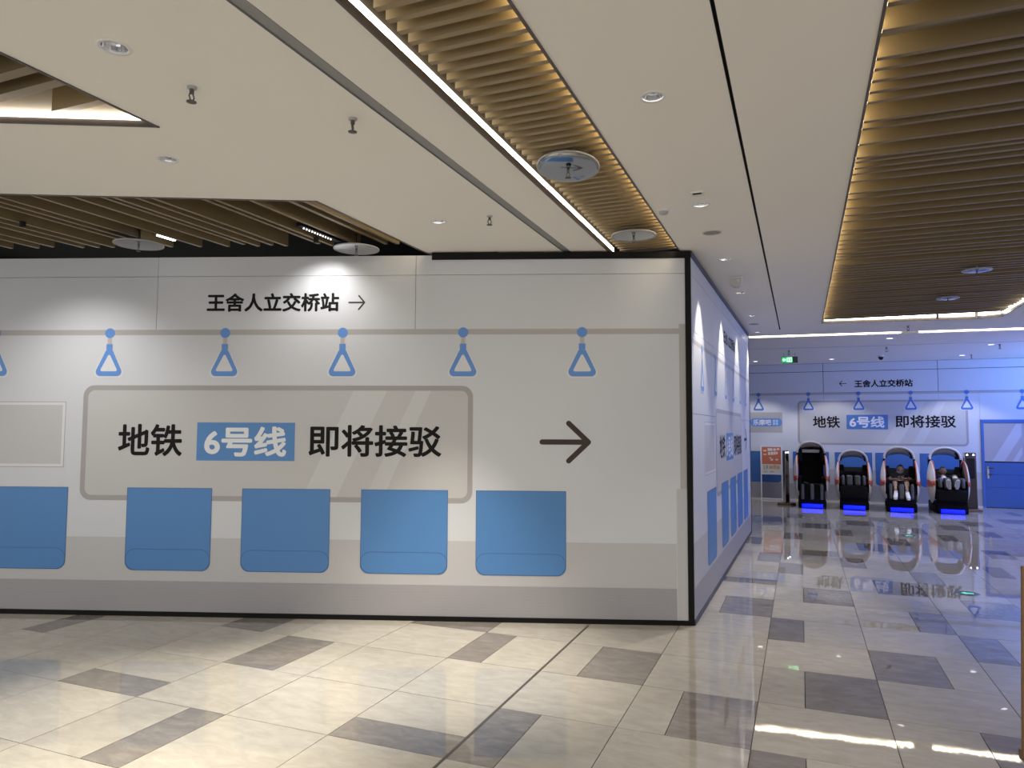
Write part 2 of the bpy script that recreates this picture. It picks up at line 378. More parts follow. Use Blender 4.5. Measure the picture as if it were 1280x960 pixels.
# --- sprinklers, heat plates, detectors
def sprinkler(x, y, lab, s=1.0):
    t = thing('sprinkler', lab, 'sprinkler', (x, y, H), rnd.uniform(0, 2), 'pendent sprinklers on the white ceiling')
    t.scale = (s, s, s)
    lathe('escutcheon', [(.022, 0), (.020, -.008), (.012, -.011), (.0, -.011)], M_GREYP, t, n=16)
    bm = bmesh.new(); tube_bm(bm, [(0, 0, -.01), (0, 0, -.03)], .010); 
    tube_bm(bm, [(-.008, 0, -.03), (-.016, 0, -.045), (-.004, 0, -.066)], .0035, 6); tube_bm(bm, [(.008, 0, -.03), (.016, 0, -.045), (.004, 0, -.066)], .0035, 6)
    obj('frame', bm, mat('sprinkler_metal', (.13, .12, .11), .4, .8), t)
    lathe('deflector', [(0, -.066), (.022, -.067), (.022, -.070), (0, -.072)], mat('sprinkler_metal', (.13, .12, .11), .4, .8), t, n=16)
sprinkler(-2.892, 2.69, 'dark sprinkler head right of the large round downlight', 1.15)
sprinkler(-2.331, 3.311, 'sprinkler head beside the dark air slot near the bronze trough', 1.15)
sprinkler(-2.359, 5.299, 'small sprinkler head between a downlight and the dark air slot', 1.1)
sprinkler(1.713, 13.53, 'sprinkler head just in front of the gap in the lit cove', 1.2)
sprinkler(-.21, 16.9, 'sprinkler head above the green exit sign', 1.4)
sprinkler(1.726, 16.9, 'sprinkler head in front of the black dome camera', 1.4)
sprinkler(3.80, 17.1, 'sprinkler head near the blue lit corner of the far ceiling', 1.4)
sprinkler(3.705, 19.2, 'sprinkler head close to the far wall above the station text', 1.4)
def heat_plate(x, y, r, z, lab, tilt=(0, 0), dome=.03, m=M_DISC):
    t = thing('sprinkler_heat_plate', lab, 'sprinkler', (x, y, z), 0, 'round metal heat plates under the slats')
    lathe('plate', [(r*math.cos(a), -dome*math.sin(a)) for a in [k*PI/2/8 for k in range(9)]] , m, t, rot=(tilt[0], tilt[1], 0), n=40)
    lathe('rim', [(r-.004, .004), (r+.004, .004), (r+.004, -.004), (r-.004, -.004), (r-.004, .004)], M_GREYP, t, rot=(tilt[0], tilt[1], 0), n=40)
    bm = bmesh.new(); tube_bm(bm, [(0, 0, .002), (0, 0, H-z+.12)], .012); obj('drop_pipe', bm, M_CHROME, t)
    h = .03+dome
    bm = bmesh.new(); tube_bm(bm, [(0, 0, -dome+.004), (0, 0, -dome-.02)], .009); tube_bm(bm, [(-.007, 0, -dome-.02), (-.012, 0, -dome-.032), (-.003, 0, -dome-.05)], .003, 6); tube_bm(bm, [(.007, 0, -dome-.02), (.012, 0, -dome-.032), (.003, 0, -dome-.05)], .003, 6)
    lz = -dome-.05
    sh = obj('sprinkler_head', bm, mat('sprinkler_metal', (.13, .12, .11), .4, .8), t)
    lathe('deflector', [(0, lz), (.02, lz-.001), (.02, lz-.004), (0, lz-.005)], mat('sprinkler_metal', (.13, .12, .11), .4, .8), t, n=14)
heat_plate(-1.393, 4.40, .205, 3.60, 'large mirror-like metal disc under the trough slats, nearest one', (math.radians(-8), 0), .022, mat('mirror_steel', (.36, .38, .42), .07, 1))
heat_plate(-1.354, 6.22, .195, 3.60, 'metal disc under the trough slats close above the hoarding', (0, 0), .012)
heat_plate(-5.80, 4.83, .215, 3.60, 'grey disc under the left slats beside a bright lamp', (0, 0), .012)
heat_plate(-3.957, 5.72, .215, 3.60, 'grey disc at the right end of the left slatted recess', (0, 0), .012)
heat_plate(1.818, 9.0, .14, 3.615, 'small disc under the right slatted panel, nearer of two', (0, 0), .015)
heat_plate(1.841, 10.8, .13, 3.615, 'small disc under the right slatted panel, farther of two', (0, 0), .015)

t = thing('smoke_detector', 'small white round smoke detector beside the bronze trough', 'detector', (-.989, 5.67, H))
lathe('base', [(.050, 0), (.050, -.010), (.044, -.013), (0, -.013)], M_WHITEP, t)
lathe('sensor_cap', [(.036, -.012), (.036, -.024), (.028, -.032), (0, -.034)], M_GREYP, t)
for x, y, lab in ((-.701, 6.472, 'flat round ceiling speaker above the hoarding corner'), (-.688, 12.44, 'flat round ceiling speaker near the lit cove')):
    t = thing('ceiling_speaker', lab, 'speaker', (x, y, H), 0, 'flat round ceiling speakers')
    lathe('bezel', [(.085, 0), (.083, -.006), (.072, -.007), (.072, -.001)], mat('speaker_bezel', (.55, .52, .48), .5), t)
    lathe('grille', [(.073, -.003), (.04, -.005), (0, -.006)], mat('speaker_grille', (.30, .285, .265), .7), t)
t = thing('ceiling_sensor', 'small white square sensor with a dark slot, next to a downlight', 'sensor', (-.678, 5.332, H), .02)
box('housing', -.045, .045, -.045, .045, -.014, 0, M_WHITEP, t, bevel=.004)
box('dark_slot', -.032, .032, -.040, -.012, -.017, -.0135, M_BLACK, t)
t = thing('emergency_lamp', 'white rounded emergency lamp hanging from the ceiling behind the hoarding corner', 'lamp', (-.66, 8.53, H))
box('mounting_plate', -.075, .075, -.05, .05, -.012, 0, M_WHITEP, t, bevel=.003)
bm = bmesh.new()
pr = [(-.075, -.012), (-.075, -.06), (-.06, -.09), (-.02, -.115), (.03, -.115), (.06, -.09), (.068, -.05), (.068, -.012)]
f = [bm.verts.new((x, -.045, z)) for x, z in pr]; g = [bm.verts.new((x, .045, z)) for x, z in pr]
bm.faces.new(f); bm.faces.new(g[::-1])
for i in range(len(pr)): bm.faces.new((f[i], f[(i+1) % len(pr)], g[(i+1) % len(pr)], g[i]))
obj('housing', bm, mat('pale_grey_plastic', (.60, .59, .57), .5), t)
lathe('lens', [(.02, 0), (.018, .008), (0, .012)], M_WHITEP, t, (.02, -.045, -.05), (PI/2, 0, 0), n=14)
t = thing('security_camera', 'black dome camera under the far ceiling', 'camera', (1.786, 18.7, H))
lathe('base', [(.07, 0), (.07, -.03), (.06, -.04), (0, -.04)], M_WHITEP, t)
lathe('dome', [(.06, -.035)] + [(.06*math.cos(a), -.04-.075*math.sin(a)) for a in [k*PI/2/7 for k in range(8)]], mat('dome_black', (.005, .005, .006), .1), t)
# small linear lamps set among the left slats
t = thing('linear_lamp', 'bright linear lamp shining above the grey disc on the left', 'lamp', (-5.62, 4.98, H+.05), 0, 'linear lamps among the left slats')
box('housing', -.02, .02, -.14, .14, .012, .05, M_BLACK, t); box('diffuser', -.014, .014, -.10, .10, .0, .012, M_LED, t)
t = thing('linear_lamp', 'dotted linear lamp at the right end of the left slatted recess', 'lamp', (-4.16, 5.42, H+.045), 0, 'linear lamps among the left slats')
box('housing', -.03, .03, -.30, .30, .012, .05, M_BLACK, t)
for k in range(11): box('lamp_dot', -.004, .004, -.24+.04*k, -.230+.04*k, .0, .012, M_LENSD, t)
# wall washers in that recess
for x, y, p, sz, tl, lab in ((-4.25, 5.48, 30, 118, 24, 'wall washer lamp above the station lettering, hidden among slats'), (-6.35, 4.1, 95, 110, 16, 'wall washer lamp in the left slats above the printed door pane')):
    t = thing('wall_washer', lab, 'lamp', (x, y, H+.0))
    lathe('can', [(.026, .05), (.026, .004), (.022, .004), (.022, .045), (0, .045)], M_BLACK, t, n=14)
    spot(t, (0, 0, .0), p, sz, 1, (1, .97, .92), (math.radians(tl), 0, math.radians(19.3)), .03)

# ------------------------------------------------------------------ printed hoarding walls
LAY = .0004
class Wall:
    def __init__(s, name, origin, dirv, L, label, thick=.09, height=3.6):
        s.ang = math.atan2(dirv[1], dirv[0])
        s.root = struct(box(name, *L, .012, thick, 0, height, M_VOID), label, 'wall')
        s.root.location = (*origin, 0); s.root.rotation_euler = (0, 0, s.ang); s.dz = LAY
    def poly(s, name, loops, m, lay, parent=None):
        if not isinstance(loops[0][0], (tuple, list)): loops = [loops]
        return obj(name, tess(loops, lambda a, b: (a, -lay*s.dz, b)), m, parent or s.root)
    def rect(s, name, a0, a1, b0, b1, m, lay, parent=None): return s.poly(name, [(a0, b0), (a1, b0), (a1, b1), (a0, b1)], m, lay, parent)
    def panel(s, a0, a1, b0, b1, g=.002):
        return box('panel', a0+g, a1-g, 0, .012, b0+g, b1-g, M_SHEET, s.root)
    def text(s, body, a0, a1, b0, b1, m, lay, bold=.02, name='lettering', parent=None):
        cu = bpy.data.curves.new('lettering', 'FONT'); cu.body = body; cu.size = 1; cu.fill_mode = 'FRONT'; cu.resolution_u = 4
        o = bpy.data.objects.new('tmp', cu); C.objects.link(o)
        dg = bpy.context.evaluated_depsgraph_get(); src = bpy.data.meshes.new_from_object(o.evaluated_get(dg)); bpy.data.objects.remove(o)
        vs = []; fs = []                     # several copies shifted round a circle thicken the strokes
        for k in range(9):
            dx, dy = (0, 0) if k == 8 else (bold*math.cos(k*PI/4), bold*math.sin(k*PI/4)); b = len(vs)
            vs += [(v.co.x+dx, v.co.y+dy, k) for v in src.vertices]; fs += [tuple(b+i for i in p.vertices) for p in src.polygons]
        x0, x1, y0, y1 = min(v[0] for v in vs), max(v[0] for v in vs), min(v[1] for v in vs), max(v[1] for v in vs)
        me = bpy.data.meshes.new(name)
        me.from_pydata([((v[0]-x0)/(x1-x0)*(a1-a0)+a0, -(lay+.04*v[2])*s.dz, (v[1]-y0)/(y1-y0)*(b1-b0)+b0) for v in vs], [], fs)
        me.materials.append(m)
        return link(name, me, None, parent or s.root)
    def stroke(s, name, segs, r, m, lay, parent=None):
        bm = bmesh.new()
        for k, (p, q) in enumerate(segs):
            p, q = Vector(p), Vector(q); d = (q-p).normalized(); a = math.atan2(d.y, d.x)
            pts = [q+r*Vector((math.cos(a-PI/2+PI*i/8), math.sin(a-PI/2+PI*i/8))) for i in range(9)] + [p+r*Vector((math.cos(a+PI/2+PI*i/8), math.sin(a+PI/2+PI*i/8))) for i in range(9)]
            bm.faces.new([bm.verts.new((v.x, -(lay+.1*k)*s.dz, v.y)) for v in pts])
        return obj(name, bm, m, parent or s.root)
def rrect(a0, a1, b0, b1, r, corners='1111', n=6):
    """rounded rectangle, corners bl br tr tl"""
    out = []
    for (cx, cy, a, k) in ((a0, b0, PI, 0), (a1, b0, 1.5*PI, 1), (a1, b1, 0, 2), (a0, b1, PI/2, 3)):
        if corners[k] == '1':
            ox = cx + (r if k in (0, 3) else -r); oy = cy + (r if k in (0, 1) else -r)
            out += [(ox+r*math.cos(a+PI/2*i/n), oy+r*math.sin(a+PI/2*i/n)) for i in range(n+1)]
        else: out.append((cx, cy))
    return out
def rtri(cx, apex, base, hw, r, n=6):
    """rounded triangle, apex up"""
    A = [Vector((cx-hw, base)), Vector((cx+hw, base)), Vector((cx, apex))]; out = []
    for k in range(3):
        a, b, c = A[k-1], A[k], A[(k+1) % 3]
        u = (a-b).normalized(); v = (c-b).normalized(); half = math.acos(max(-1, min(1, u.dot(v))))/2
        o = b+(u+v).normalized()*(r/math.sin(half)); t0 = b+u*(r/math.tan(half))-o; t1 = b+v*(r/math.tan(half))-o
        a0 = math.atan2(t0.y, t0.x); a1 = math.atan2(t1.y, t1.x)
        while a1 < a0: a1 += 2*PI
        out += [(o.x+r*math.cos(a0+(a1-a0)*i/n), o.y+r*math.sin(a0+(a1-a0)*i/n)) for i in range(n+1)]
    return out
def strap(w, s, zb=2.82, k=1.0, kz=1.0, lay=6, m=None):
    """printed hanging strap: blue ball, grey link and rounded triangular grip"""
    m = m or M_STRAP
    q = lambda dx, dz: (s+dx*k, zb+dz*kz)
    sc = lambda pts: [(s+(a-s)*k, zb+(b-zb)*kz) for a, b in pts]
    halo = w.poly('printed_strap', sc(rtri(s, zb-.09, zb-.452, .184, .05)), M_HALO, lay)
    w.poly('strap_link', sc(rect(s-.021, s+.021, zb-.13, zb-.02)), M_LINK, lay+.6, halo)
    w.poly('strap_ball', sc(circ(s, zb, .051, 20)), m, lay+1.2, halo)
    w.poly('strap_grip', [sc(rtri(s, zb-.10, zb-.438, .161, .045)), sc(rtri(s, zb-.205, zb-.388, .094, .014))], m, lay+1.2, halo)
    w.poly('strap_neck', sc(rect(s-.032, s+.032, zb-.21, zb-.112)), m, lay+1.8, halo)
def seat(w, a0, a1, lay=6, top=1.262, bot=.445, r=.085, m=None):
    o = w.poly('printed_seat', rrect(a0, a1, bot, top, r, '1100'), m or M_BLUE, lay)
    h = .212; e = .005
    w.poly('cushion_line', [rrect(a0+.002, a1-.002, bot+.002, bot+h, .1), rrect(a0+.002+e, a1-.002-e, bot+.002+e, bot+h-e, .096)], M_BLUELINE, lay+.6, o)
    w.poly('edge_line', [rrect(a0, a1, bot, top, r, '1100'), rrect(a0+e, a1-e, bot+e, top-e, r-e, '1100')], M_BLUELINE, lay+1.2, o)
def window(w, a0, a1, b0, b1, t=.05, r=.11, streaks=(), lay=2.4):
    o = w.poly('printed_window', rrect(a0+t*.5, a1-t*.5, b0+t*.5, b1-t*.5, r), M_WIN, lay)
    for st in streaks: w.poly('window_streak', list(st), M_STREAK, lay+.8, o)
    w.poly('window_frame', [rrect(a0, a1, b0, b1, r), rrect(a0+t, a1-t, b0+t, b1-t, r-t*.8)], M_WINFRAME, lay+1.6, o)
def pane_print(w, a0, a1, b0, b1, lay=2.4, t=.034):
    o = w.rect('printed_door_pane', a0, a1, b0, b1, M_LINE, lay); e = .006
    w.rect('pane_border', a0+e, a1-e, b0+e, b1-e, M_HALO, lay+.6, o)
    w.rect('pane_fill', a0+t, a1-t, b0+t, b1-t, M_WIN, lay+1.2, o)
def bands(w, a0, a1, low=True):
    w.rect('printed_band', a0, a1, .34, .77, M_BAND, 1.2)
    o = w.rect('printed_skirting', a0, a1, .03, .342, M_LOW, 1.2)
    for k in range(9): w.rect('skirting_line', a0, a1, .075+.028*k, .079+.028*k, M_LINE, 1.9, o)
def panels(w, a0, a1, seams, sheets, top, zmid=2.022):
    cut = [a0] + list(seams) + [a1]
    for p, q in zip(cut, cut[1:]): w.panel(p, q, 3.40, top); w.panel(p, q, 2.845, 3.40)
    cut = [a0] + list(sheets) + [a1]
    for p, q in zip(cut, cut[1:]):
        if zmid: w.panel(p, q, zmid, 2.845)
        w.panel(p, q, .0, zmid or 2.845)

M_PLAIN = mat('plain_wall_paint', (.60, .59, .58), .7)
struct(box('wall_right', 8.0, 8.1, 6.5, 20.5, 0, H, M_PLAIN), 'plain side wall beyond the right edge of the view', 'wall')
struct(box('wall_left', -6.6, -6.5, 9.0, 20.5, 0, H, M_PLAIN), 'plain side wall hidden behind the hoarding', 'wall')

# --- front hoarding, facing the viewer
FW = Wall('wall_front', (-.975, 7.053), (.944, .330), (-9.8, -.002), 'white printed metro hoarding with blue seats and black edging', height=3.60)
panels(FW, -9.8, -.05, (-8.05, -5.375, -2.722), (), 3.60, None)
bands(FW, -9.8, -.16)
o = FW.rect('printed_rail', -9.8, -.115, 2.80, 2.855, M_RAIL, 1.2)
FW.rect('printed_pillar', -.118, -.05, 1.295, 2.90, M_RAIL, 2.4)
FW.rect('printed_pillar', -.155, -.05, .03, 1.295, M_BAND, 3.0)
for a in (-7.06, -5.855, -4.656, -3.453, -2.240, -1.063): strap(FW, a)
for a0, a1 in ((-7.10, -6.226), (-5.613, -4.742), (-4.436, -3.547), (-3.238, -2.376), (-2.10, -1.221)): seat(FW, a0, a1)
window(FW, -6.107, -2.137, 1.135, 2.289, streaks=([(-3.83, 1.18), (-3.49, 1.18), (-2.995, 2.24), (-3.33, 2.24)], [(-3.20, 1.18), (-3.02, 1.18), (-2.555, 2.24), (-2.71, 2.24)]))
pane_print(FW, -7.85, -6.285, 1.459, 2.122)
FW.text('地铁', -5.728, -5.065, 1.576, 1.899, M_INK, 6, .022)
o = FW.rect('printed_line_badge', -4.915, -3.916, 1.536, 1.917, M_BLUE, 6)
FW.text('6号线', -4.838, -4.000, 1.578, 1.879, M_WHITEINK, 6.8, .03, parent=o)
FW.text('即将接驳', -3.776, -2.445, 1.582, 1.897, M_INK, 6, .022)
FW.text('王舍人立交桥站', -4.856, -3.496, 3.035, 3.225, M_INK, 6, .032)
FW.stroke('printed_arrow', [((-3.395, 3.126), (-3.243, 3.126)), ((-3.296, 3.194), (-3.238, 3.126)), ((-3.296, 3.056), (-3.238, 3.126))], .0075, M_BROWNINK, 6)
FW.stroke('printed_arrow', [((-1.455, 1.739), (-1.02, 1.739)), ((-1.195, 1.922), (-1.003, 1.739)), ((-1.195, 1.556), (-1.003, 1.739))], .0255, M_BROWNINK, 6)
box('edge_trim', -.055, .0, -.012, .10, 0, 3.62, M_BLACK, FW.root)
box('edge_trim', -2.56, -.055, -.014, .09, 3.552, 3.618, M_BLACK, FW.root)
box('edge_trim', -9.8, -.055, -.012, .06, 0, .046, M_BLACK, FW.root)
box('edge_trim', -2.56, -1.9, .0, .06, 3.60, 3.628, M_BLACK, FW.root)

# --- side face of the same hoarding, running away along the corridor
RW = Wall('wall_side', (-.972, 7.06), (.0168, .99986), (.02, 6.60), 'side face of the printed metro hoarding along the corridor', height=3.6)
panels(RW, .02, 6.60, (1.6, 3.4, 5.1), (1.46, 3.4, 5.1), 3.60)
bands(RW, .02, 6.60)
RW.rect('printed_rail', .02, 6.60, 2.72, 2.765, M_RAIL, 1.2)
for a in (.69, 1.80, 2.85, 3.85, 4.87, 5.89): strap(RW, a, 2.72, .84, 1.02)
for a0, a1 in ((.965, 1.72), (2.262, 3.0), (3.245, 4.01), (4.25, 5.01), (5.246, 6.0)): seat(RW, a0, a1, top=1.19, bot=.38)
window(RW, 1.76, 5.0, 1.06, 2.12)
pane_print(RW, .82, 1.66, 1.37, 1.95)
RW.text('地铁', 2.10, 2.70, 1.50, 1.80, M_INK, 6, .022)
o = RW.rect('printed_line_badge', 2.83, 3.70, 1.45, 1.82, M_BLUE, 6)
RW.text('6号线', 2.89, 3.64, 1.49, 1.78, M_WHITEINK, 6.8, .03, parent=o)
RW.text('即将接驳', 3.83, 4.93, 1.48, 1.79, M_INK, 6, .022)
RW.text('王舍人立交桥站', 2.7, 4.1, 3.02, 3.20, M_INK, 6, .032)
RW.stroke('printed_arrow', [((5.47, 1.70), (5.90, 1.70)), ((5.72, 1.86), (5.91, 1.70)), ((5.72, 1.54), (5.91, 1.70))], .024, M_BROWNINK, 6)
box('edge_trim', .0, 6.62, -.010, .06, 3.565, 3.625, M_GREYTRIM, RW.root)
box('edge_trim', .0, 6.62, -.010, .06, 0, .05, M_GREYTRIM, RW.root)
box('edge_trim', 6.60, 6.63, -.010, .09, 0, 3.62, M_GREYTRIM, RW.root)

# --- far wall
BW = Wall('wall_back', (0, 20.5), (1, 0), (-8, 12), 'far printed metro wall behind the massage chairs', height=3.70)
BW.dz = .0008
DX0, DX1, DZ = 4.09, 5.06, 2.135
def far_panels():
    cut = [-8, -4.7, -2.05, .58, 3.22, 5.85, 8.5, 12]
    for p, q in zip(cut, cut[1:]): BW.panel(p, q, 3.41, H, .006); BW.panel(p, q, 2.845, 3.41, .006)
    cut = [-8, -4.7, -2.05, .58, 3.22, DX0]
    for p, q in zip(cut, cut[1:]): BW.panel(p, q, 0, 2.845)
    BW.panel(DX0, DX1, DZ, 2.845)
    cut = [DX1, 8.5, 12]
    for p, q in zip(cut, cut[1:]): BW.panel(p, q, 0, 2.845)
far_panels()
for a0, a1 in ((-8, DX0), (DX1, 12)):
    BW.rect('printed_band', a0, a1, .44, .84, M_BAND, 1.2); BW.rect('printed_skirting', a0, a1, .03, .44, M_LOW, 1.2)
BW.rect('printed_rail', -8, 12, 2.79, 2.845, M_RAIL, 1.2)
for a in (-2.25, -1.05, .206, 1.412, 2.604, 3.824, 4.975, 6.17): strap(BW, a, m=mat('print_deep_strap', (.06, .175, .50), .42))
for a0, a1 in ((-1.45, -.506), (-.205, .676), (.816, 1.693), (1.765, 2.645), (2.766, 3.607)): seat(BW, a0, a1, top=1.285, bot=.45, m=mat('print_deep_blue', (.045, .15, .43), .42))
window(BW, -.068, 3.84, 1.475, 2.640, streaks=([(1.95, 1.53), (2.32, 1.53), (2.92, 2.59), (2.62, 2.59)], [(2.62, 1.53), (2.85, 1.53), (3.38, 2.59), (3.20, 2.59)]))
BW.text('地铁', .305, .960, 1.918, 2.234, M_INK, 6, .022)
o = BW.rect('printed_line_badge', 1.115, 2.078, 1.888, 2.262, mat('print_badge_blue', (.06, .185, .48), .42), 6)
BW.text('6号线', 1.185, 2.000, 1.93, 2.222, M_WHITEINK, 6.8, .03, parent=o)
BW.text('即将接驳', 2.247, 3.580, 1.930, 2.246, M_INK, 6, .022)
BW.text('王舍人立交桥站', 1.325, 2.662, 2.975, 3.168, M_INK, 6, .032)
BW.stroke('printed_arrow', [((.985, 3.082), (1.135, 3.082)), ((1.03, 3.148), (.972, 3.082)), ((1.03, 3.016), (.972, 3.082))], .008, M_INK, 6)
# printed shop panel half hidden by the hoarding, with its blue name plate
o = BW.rect('printed_door_pane', -1.62, -.450, 1.785, 2.335, mat('pane_grey_far', (.43, .42, .43), .42), 2.4)
o = BW.poly('shop_name_plate', rrect(-1.275, -.462, 1.958, 2.172, .1), M_STRAP, 6)
BW.text('乐摩吧', -1.20, -.735, 1.985, 2.145, M_WHITEINK, 7, .03, parent=o)
for k in range(4):
    cx, cz = -.665+.075*(k % 2), 2.025+.078*(k//2)
    BW.stroke('small_print', [((cx-.024, cz+.022), (cx+.024, cz+.022)), ((cx-.024, cz), (cx+.024, cz)), ((cx-.024, cz-.022), (cx+.024, cz-.022)), ((cx, cz-.024), (cx, cz+.024))], .006, M_WHITEINK, 7, o)
M_PALE = mat('pale_baseboard', (.62, .60, .58), .35)
box('baseboard', -8, DX0, -.012, .0, 0, .03, M_PALE, BW.root); box('baseboard', DX1, 12, -.012, .0, 0, .03, M_PALE, BW.root)

# --- blue door in the far wall
M_DOOR = mat('blue_door_paint', (.035, .11, .34), .35)
M_DOORF = mat('blue_door_frame', (.042, .135, .44), .35)
dr = struct(thing('door_1', 'blue door with printed glass pane beside the massage chairs', 'door', (0, 20.5, 0)), 'blue door with printed glass pane beside the massage chairs', 'door')
for nm, a in (('jamb', (DX0, DX0+.06, -.03, .06, 0, DZ)), ('jamb', (DX1-.06, DX1, -.03, .06, 0, DZ)), ('head_rail', (DX0+.06, DX1-.06, -.03, .06, DZ-.075, DZ))):
    box(nm, *a, M_DOORF, dr, bevel=.004)
lx0, lx1 = DX0+.064, DX1-.064
for z0, z1 in ((.012, .488), (.492, .798), (.802, 1.095)): box('door_panel', lx0, lx1, -.012, .03, z0, z1, M_DOOR, dr, bevel=.003)
box('black_rail', lx0, lx1, -.016, .03, 1.098, 1.118, M_BLACK, dr)
gl = box('glass', lx0, lx1, -.008, .02, 1.12, DZ-.08, mat('door_glass_print', (.37, .36, .40), .2), dr)
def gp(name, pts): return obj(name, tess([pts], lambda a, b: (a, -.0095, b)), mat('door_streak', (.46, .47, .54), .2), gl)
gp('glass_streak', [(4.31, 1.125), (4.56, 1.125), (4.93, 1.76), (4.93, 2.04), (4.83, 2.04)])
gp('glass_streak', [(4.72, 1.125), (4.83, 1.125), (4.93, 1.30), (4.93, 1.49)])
M_DARKM = mat('dark_metal', (.05, .05, .055), .35, .7)
h = box('lock_plate', 4.195, 4.235, -.022, -.012, .70, .99, mat('satin_metal', (.45, .46, .48), .3, .9), dr, bevel=.004)
bm = bmesh.new(); tube_bm(bm, [(4.215, -.02, .955), (4.215, -.06, .955), (4.33, -.06, .955)], .011); obj('handle', bm, M_DARKM, dr)
bm = bmesh.new(); tube_bm(bm, [(4.215, -.022, .80), (4.28, -.03, .80)], .012); obj('key_lock', bm, M_DARKM, dr)
box('kick_seal', lx0, lx1, -.01, .02, 0, .012, M_BLACK, dr)

# ------------------------------------------------------------------ massage chairs
M_SHELL = mat('cream_shell', (.82, .79, .72), .28, coat=.3)
M_ORANGE = mat('orange_shell', (.62, .105, .035), .3, coat=.3)
M_LEATH = mat('black_leather', (.007, .007, .007), .6, spec=.08, bump=(40, .1))
M_CUSH = mat('grey_leather', (.07, .072, .07), .4)
M_HOODIN = mat('brown_hood_lining', (.038, .028, .016), .6, spec=.1)
M_BLED = mat('blue_floor_led', (.0, .0, .2), .4, emit=(.0, .005, 1), estr=2.6)
M_PED = mat('black_plastic', (.004, .004, .005), .6, spec=.08)
def rbox(name, c, s, m, parent, bev=.03, rot=(0, 0, 0)):
    bm = bmesh.new(); add_box(bm, -s[0]/2, s[0]/2, -s[1]/2, s[1]/2, -s[2]/2, s[2]/2)
    bmesh.ops.bevel(bm, geom=list(bm.edges), offset=bev, segments=3, affect='EDGES', profile=.6)
    return obj(name, bm, m, parent, c, rot, smooth=True)
def shell_grid(sx, yc, zc, ry, rz, tilt, bulge, x0, off=0, reg=None, nu=56, nv=16, rmin=0):
    """a lens-shaped side shell, outline an ellipse in the side view, bulging outward"""
    bm = bmesh.new(); rings = []
    for k in range(nv+1):
        r = 1-k/nv
        if r < rmin: break
        row = []
        for i in range(nu):
            a = 2*PI*i/nu; yy = ry*r*math.cos(a); zz = rz*r*math.sin(a)
            y = yc+yy*math.cos(tilt)-zz*math.sin(tilt); z = zc+yy*math.sin(tilt)+zz*math.cos(tilt)
            row.append(bm.verts.new((sx*(x0+off+bulge*(1-r**2.4)), y, z)))
            if r == 0: break
        rings.append(row)
    for A, B in zip(rings, rings[1:]):
        for i in range(nu):
            j = (i+1) % nu
            if len(B) == 1: bm.faces.new((A[i], A[j], B[0]))
            else: bm.faces.new((A[i], A[j], B[j], B[i]))
    if reg:
        bmesh.ops.delete(bm, geom=[f for f in bm.faces if not reg(f.calc_center_median())], context='FACES')
    bmesh.ops.recalc_face_normals(bm, faces=bm.faces)
    bmesh.ops.solidify(bm, geom=list(bm.faces), thickness=.018)
    return bm
